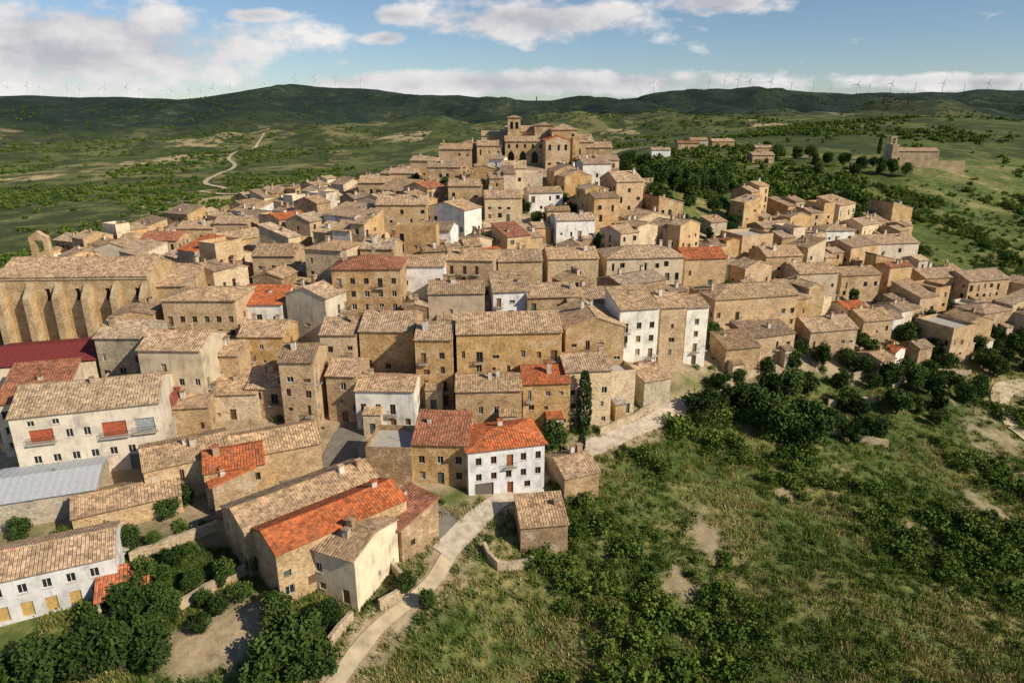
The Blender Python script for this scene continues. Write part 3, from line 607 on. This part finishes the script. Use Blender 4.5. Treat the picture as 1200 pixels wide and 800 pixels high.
def broad(seed,n=2200):
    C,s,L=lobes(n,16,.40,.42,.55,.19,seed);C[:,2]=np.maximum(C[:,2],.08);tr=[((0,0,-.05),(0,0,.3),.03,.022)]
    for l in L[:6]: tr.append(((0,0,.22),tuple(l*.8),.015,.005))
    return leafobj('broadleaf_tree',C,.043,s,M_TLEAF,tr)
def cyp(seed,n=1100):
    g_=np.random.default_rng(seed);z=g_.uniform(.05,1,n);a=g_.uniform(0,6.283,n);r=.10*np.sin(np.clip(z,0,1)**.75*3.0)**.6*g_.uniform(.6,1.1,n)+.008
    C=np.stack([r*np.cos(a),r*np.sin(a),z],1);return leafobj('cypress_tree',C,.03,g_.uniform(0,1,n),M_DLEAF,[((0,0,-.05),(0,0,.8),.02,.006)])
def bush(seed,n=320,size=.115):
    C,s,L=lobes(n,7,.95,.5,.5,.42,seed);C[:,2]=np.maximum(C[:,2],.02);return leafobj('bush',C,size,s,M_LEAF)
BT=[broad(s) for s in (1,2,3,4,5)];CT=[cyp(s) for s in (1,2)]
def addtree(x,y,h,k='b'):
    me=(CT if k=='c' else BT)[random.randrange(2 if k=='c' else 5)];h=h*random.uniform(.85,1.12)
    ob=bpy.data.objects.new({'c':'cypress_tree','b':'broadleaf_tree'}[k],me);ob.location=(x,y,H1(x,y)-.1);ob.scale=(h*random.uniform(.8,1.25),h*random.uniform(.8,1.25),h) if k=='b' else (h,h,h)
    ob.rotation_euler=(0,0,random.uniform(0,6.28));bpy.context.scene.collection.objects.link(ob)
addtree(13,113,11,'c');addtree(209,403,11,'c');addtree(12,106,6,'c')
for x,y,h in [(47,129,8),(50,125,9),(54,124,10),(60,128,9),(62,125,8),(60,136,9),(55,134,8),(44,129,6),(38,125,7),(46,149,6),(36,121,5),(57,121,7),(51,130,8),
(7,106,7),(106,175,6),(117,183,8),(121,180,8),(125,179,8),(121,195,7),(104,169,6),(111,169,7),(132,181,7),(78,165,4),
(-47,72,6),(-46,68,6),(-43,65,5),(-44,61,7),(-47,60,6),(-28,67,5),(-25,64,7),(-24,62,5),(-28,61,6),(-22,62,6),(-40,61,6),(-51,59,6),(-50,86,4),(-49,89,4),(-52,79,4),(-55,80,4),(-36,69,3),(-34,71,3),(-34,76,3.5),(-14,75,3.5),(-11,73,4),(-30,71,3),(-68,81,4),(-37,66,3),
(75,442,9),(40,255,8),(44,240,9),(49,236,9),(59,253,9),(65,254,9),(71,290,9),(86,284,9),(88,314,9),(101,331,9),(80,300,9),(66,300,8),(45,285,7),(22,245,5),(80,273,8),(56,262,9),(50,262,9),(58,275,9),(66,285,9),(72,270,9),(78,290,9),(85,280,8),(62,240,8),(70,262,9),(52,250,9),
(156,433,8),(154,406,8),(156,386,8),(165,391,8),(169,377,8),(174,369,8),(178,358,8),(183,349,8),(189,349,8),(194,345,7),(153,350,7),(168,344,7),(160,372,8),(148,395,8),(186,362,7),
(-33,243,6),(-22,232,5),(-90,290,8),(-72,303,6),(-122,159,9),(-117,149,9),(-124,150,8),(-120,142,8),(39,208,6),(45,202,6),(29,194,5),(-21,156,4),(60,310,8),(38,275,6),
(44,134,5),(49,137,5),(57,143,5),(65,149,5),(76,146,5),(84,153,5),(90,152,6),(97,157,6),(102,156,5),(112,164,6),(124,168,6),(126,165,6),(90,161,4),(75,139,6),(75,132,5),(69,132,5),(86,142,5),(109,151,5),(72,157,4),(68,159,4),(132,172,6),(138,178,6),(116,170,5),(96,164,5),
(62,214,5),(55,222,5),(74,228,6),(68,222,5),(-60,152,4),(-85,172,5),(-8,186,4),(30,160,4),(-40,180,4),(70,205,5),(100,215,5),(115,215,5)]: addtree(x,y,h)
# more trees: orchards below the eastern houses, gaps between houses, the bottom-left gardens
def clear(x,y,m=.5): return not any(abs(x-p[0])<22 and math.hypot(x-p[0],y-p[1])<max(p[2],p[3])*m+1.2 for p in placed)
def nearroad(x,y): return min(float(line_d(np.array([x]),np.array([y]),r)[0]) for r in ROADS+[TRACK3])
RR=random.Random(21)
for lim,(xa,xb,ya,yb),(da,db),(ha,hb) in ((70,(55,170,125,205),(-12,16),(3.5,7)),(45,(-110,150,140,262),(-200,-3),(3,5.5)),(26,(-62,-16,58,84),(-30,12),(2.5,4.5)),(30,(45,150,215,300),(-10,30),(4,8))):
    k_=0
    for _ in range(900):
        x=RR.uniform(xa,xb);y=RR.uniform(ya,yb);dd=float(poly_sd(np.array([x]),np.array([y]),TOWN)[0])
        if dd<da or dd>db or not clear(x,y) or nearroad(x,y)<4 or any(math.hypot(x-a,y-b_)<5 for a,b_ in SOIL+LAWN): continue
        addtree(x,y,RR.uniform(ha,hb));k_+=1
        if k_>=lim: break
def coll(name,meshes):
    c=bpy.data.collections.new(name)
    for i,me in enumerate(meshes): c.objects.link(bpy.data.objects.new(name+'_part',me))
    return c
def scatter(name,X,Y,S,c,dz=-.1):
    Z=H(X,Y)+dz;n=len(X);me=bpy.data.meshes.new(name);me.vertices.add(n);me.vertices.foreach_set('co',np.stack([X,Y,Z],1).ravel().astype(np.float32))
    a=me.attributes.new('scl','FLOAT','POINT');a.data.foreach_set('value',S.astype(np.float32))
    a=me.attributes.new('rz','FLOAT','POINT');a.data.foreach_set('value',rng.uniform(0,6.28,n).astype(np.float32))
    ob=bpy.data.objects.new(name,me);bpy.context.scene.collection.objects.link(ob)
    ng=bpy.data.node_groups.new(name,'GeometryNodeTree');ng.interface.new_socket('Geometry',in_out='INPUT',socket_type='NodeSocketGeometry');ng.interface.new_socket('Geometry',in_out='OUTPUT',socket_type='NodeSocketGeometry')
    nn_=ng.nodes;gi=nn_.new('NodeGroupInput');go=nn_.new('NodeGroupOutput');ip=nn_.new('GeometryNodeInstanceOnPoints');ci=nn_.new('GeometryNodeCollectionInfo')
    ci.inputs['Collection'].default_value=c;ci.inputs['Separate Children'].default_value=True;ci.inputs['Reset Children'].default_value=True
    ip.inputs['Pick Instance'].default_value=True
    s=nn_.new('GeometryNodeInputNamedAttribute');s.data_type='FLOAT';s.inputs['Name'].default_value='scl'
    r=nn_.new('GeometryNodeInputNamedAttribute');r.data_type='FLOAT';r.inputs['Name'].default_value='rz'
    cx=nn_.new('ShaderNodeCombineXYZ');l=ng.links
    l.new(r.outputs[0],cx.inputs[2]);l.new(gi.outputs[0],ip.inputs['Points']);l.new(ci.outputs[0],ip.inputs['Instance']);l.new(cx.outputs[0],ip.inputs['Rotation']);l.new(s.outputs[0],ip.inputs['Scale']);l.new(ip.outputs[0],go.inputs[0])
    md=ob.modifiers.new('scatter','NODES');md.node_group=ng
def roadd(X,Y):
    d=np.full(X.shape,1e9)
    for r in ROADS: d=np.minimum(d,line_d(X,Y,r))
    return d
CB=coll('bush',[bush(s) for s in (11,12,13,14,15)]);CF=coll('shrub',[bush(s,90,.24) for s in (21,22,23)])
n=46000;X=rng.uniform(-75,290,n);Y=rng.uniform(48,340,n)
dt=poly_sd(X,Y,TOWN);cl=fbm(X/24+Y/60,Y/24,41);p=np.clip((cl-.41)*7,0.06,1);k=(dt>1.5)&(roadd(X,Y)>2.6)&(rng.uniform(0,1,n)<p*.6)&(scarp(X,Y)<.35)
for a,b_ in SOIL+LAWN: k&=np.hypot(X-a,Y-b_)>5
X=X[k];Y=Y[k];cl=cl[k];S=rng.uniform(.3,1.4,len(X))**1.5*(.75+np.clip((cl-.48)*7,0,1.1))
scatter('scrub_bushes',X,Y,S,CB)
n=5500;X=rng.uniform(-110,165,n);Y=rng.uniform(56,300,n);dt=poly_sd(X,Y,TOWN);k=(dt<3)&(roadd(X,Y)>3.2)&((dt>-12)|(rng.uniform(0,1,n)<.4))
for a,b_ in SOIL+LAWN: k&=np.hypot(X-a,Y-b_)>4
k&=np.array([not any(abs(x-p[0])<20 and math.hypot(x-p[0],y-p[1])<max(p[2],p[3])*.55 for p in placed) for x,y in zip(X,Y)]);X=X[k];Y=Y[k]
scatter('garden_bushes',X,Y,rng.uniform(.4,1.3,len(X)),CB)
gb=np.random.default_rng(5);vs=[];fs=[];sh=[]
for i in range(22):
    a=gb.uniform(0,6.28);r=gb.uniform(0,.55);x0=r*math.cos(a);y0=r*math.sin(a);b_=gb.uniform(0,6.28);lx,ly=.05*math.cos(b_),.05*math.sin(b_);h=gb.uniform(.25,.6)
    ox,oy=gb.uniform(-.2,.2,2);j=len(vs);vs+=[(x0-lx,y0-ly,0),(x0+lx,y0+ly,0),(x0+ox,y0+oy,h)];fs.append((j,j+1,j+2));sh+=[gb.uniform(0,1)]*3
gm_=bpy.data.meshes.new('grass_tuft');gm_.from_pydata(vs,[],fs);gm_.materials.append(M_GRASS);a_=gm_.attributes.new('shade','FLOAT','POINT');a_.data.foreach_set('value',np.array(sh,np.float32))
CG=coll('grass_tuft',[gm_])
n=54000;Y=42+170*rng.uniform(0,1,n)**1.4;X=rng.uniform(-.85,1.15,n)*Y;dt=poly_sd(X,Y,TOWN);k=((dt>0)|(Y<80))&(roadd(X,Y)>1.7)&(scarp(X,Y)<.5)
for a,b_ in SOIL: k&=np.hypot(X-a,Y-b_)>4
X=X[k];Y=Y[k];scatter('grass',X,Y,rng.uniform(.6,1.6,len(X)),CG,-.05)
n=80000;Y=300+3300*rng.uniform(0,1,n)**1.6;X=rng.uniform(-1.05,.95,n)*Y;dt=poly_sd(X,Y,TOWN)
p=np.clip((fbm(X/110,Y/110,61)-.49)*6,.03,1)*np.clip(1.3-Y/4000,.35,1);k=(dt>6)&(rng.uniform(0,1,n)<p*.6);k&=np.minimum(line_d(X,Y,TRACK),line_d(X,Y,TRACK2))>8
X=X[k];Y=Y[k];scatter('valley_trees',X,Y,rng.uniform(1.1,3.2,len(X))*(1+Y/3000),CF,-.3)
n=2200;t=rng.uniform(-.3,1,n);X=-330+t*190+rng.normal(0,9,n);Y=270+t*140+rng.normal(0,9,n);k=poly_sd(X,Y,TOWN)>5
scatter('riverside_trees',X[k],Y[k],rng.uniform(2,4,k.sum()),CF,-.3)
gx,gy=np.meshgrid(np.arange(168,235,6.),np.arange(238,285,6.));gx=gx.ravel()+rng.normal(0,.4,gx.size);gy=gy.ravel()+rng.normal(0,.4,gy.size)
scatter('olive_grove',gx,gy,rng.uniform(1.1,1.6,len(gx)),CF)
def turbine():
    mb=MB()
    for k in range(8):
        a0=k*math.pi/4;a1=a0+math.pi/4
        mb.face([(2.8*math.cos(a0),2.8*math.sin(a0),-10),(2.8*math.cos(a1),2.8*math.sin(a1),-10),(1.7*math.cos(a1),1.7*math.sin(a1),62),(1.7*math.cos(a0),1.7*math.sin(a0),62)],0)
    mb.box(-2,2,-3.5,6,62.005,66,0)
    for k in range(3):
        mb.T=Matrix.Translation((0,-4.5,63.8))@Matrix.Rotation(.4+k*2.0944,4,'Y')
        mb.face([(-1.8,0,0),(1.8,0,0),(2.3,0,8),(.7,0,32),(-.7,0,32),(-1.7,0,8)],0);mb.box(-1,1,.01,.6,0,26,0)
    mb.T=Matrix.Translation((0,-4.2,63.8));mb.box(-1.6,1.6,-1.6,1.2,-1.6,1.6,0)
    return mb
M_WH=flat('turbine_white',(.8,.8,.8),.5,.03)
tb=turbine();to=tb.obj('wind_turbine',(0,0,0),0,[M_WH]);tme=to.data;bpy.data.objects.remove(to)
for x in [-2903,-2833,-2734,-2584,-2514,-2434,-2345,-2245,-2136,-2066,-1956,-1886,-1796,-1717,-1647,-1447,-1272,-1138,-1008,-873,823,1157,1222,1297,1387,1522,1647,1756,1856,1986,2096,2220,2345,2495,2644,2794,2918]:
    y=4230+random.uniform(-60,60);ob=bpy.data.objects.new('wind_turbine',tme);ob.location=(x,y,H1(x,y));ob.scale=(.9,.9,.9);ob.rotation_euler=(0,0,random.uniform(-.5,.5));bpy.context.scene.collection.objects.link(ob)
# ---------------- camera, world, sun ----------------
cam=bpy.data.cameras.new('camera');co=bpy.data.objects.new('camera',cam);bpy.context.scene.collection.objects.link(co)
cam.sensor_width=36;cam.lens=24;cam.clip_start=.5;cam.clip_end=30000
co.location=(0,0,CAMZ);co.rotation_euler=(math.pi/2-TH,0,0);bpy.context.scene.camera=co
SD=Vector((.72,-.42,.56)).normalized()
sl=bpy.data.lights.new('sun','SUN');sl.energy=5.0;sl.angle=math.radians(.5);sl.color=(1,.885,.70)
so=bpy.data.objects.new('sun',sl);so.rotation_euler=SD.to_track_quat('Z','Y').to_euler();bpy.context.scene.collection.objects.link(so)
w=bpy.data.worlds.new('World');bpy.context.scene.world=w;w.use_nodes=True;nt=w.node_tree
for n in list(nt.nodes): nt.nodes.remove(n)
q=N(nt);out=q.n('ShaderNodeOutputWorld');sky=q.n('ShaderNodeTexSky',sky_type='NISHITA');sky.sun_disc=False
sky.sun_elevation=math.asin(SD.z);sky.sun_rotation=math.atan2(SD.x,SD.y);sky.altitude=900;sky.dust_density=.5;sky.ozone_density=3.5;sky.air_density=.95
bg=q.n('ShaderNodeBackground');q.L(sky.outputs[0],bg.inputs[0]);bg.inputs[1].default_value=.095
tc=q.n('ShaderNodeTexCoord').outputs['Generated'];s=q.n('ShaderNodeSeparateXYZ');q.L(tc,s.inputs[0])
yy=q.math('MAXIMUM',q.math('ABSOLUTE',s.outputs[1]),.05)
A=q.math('DIVIDE',s.outputs[0],yy);E=q.math('DIVIDE',s.outputs[2],yy)
blobs=[(-.60,.082,.31,.062),(.03,.114,.17,.028),(.02,.036,.40,.017),(.27,.135,.09,.015),(.66,.037,.22,.011),(-.15,.120,.045,.012),(-.17,.092,.035,.009),(-.34,.12,.05,.010)]
gm=None
for a0,e0,ra,re in blobs:
    dx=q.math('MULTIPLY_ADD',A,1/ra,-a0/ra);dy=q.math('MULTIPLY_ADD',E,1/re,-e0/re)
    dd=q.math('MULTIPLY_ADD',dx,dx,q.math('MULTIPLY',dy,dy))
    gm=dd if gm is None else q.math('MINIMUM',gm,dd)
gm=q.math('SUBTRACT',1.0,q.math('SQRT',gm))
cb=q.n('ShaderNodeCombineXYZ');q.L(A,cb.inputs[0]);q.L(q.math('MULTIPLY',E,2.0),cb.inputs[1])
nf=q.noise(cb.outputs[0],9,7,.58)
den=q.math('ADD',q.math('MAXIMUM',gm,-.5),q.math('MULTIPLY',q.math('SUBTRACT',nf,.46),3.4))
df=q.ramp(den,[(.02,0.),(.25,.45),(.5,.97)])
cc=q.ramp(q.math('MULTIPLY_ADD',den,-.12,nf),[(.34,(.54,.55,.60)),(.46,(.80,.78,.79)),(.58,(.99,.96,.92))])
bg2=q.n('ShaderNodeBackground');q.L(cc,bg2.inputs[0]);bg2.inputs[1].default_value=.92
ms=q.n('ShaderNodeMixShader');q.L(df,ms.inputs[0]);q.L(bg.outputs[0],ms.inputs[1]);q.L(bg2.outputs[0],ms.inputs[2]);q.L(ms.outputs[0],out.inputs[0])
sc_=bpy.context.scene;sc_.view_settings.view_transform='Standard';sc_.view_settings.look='None';sc_.view_settings.exposure=0
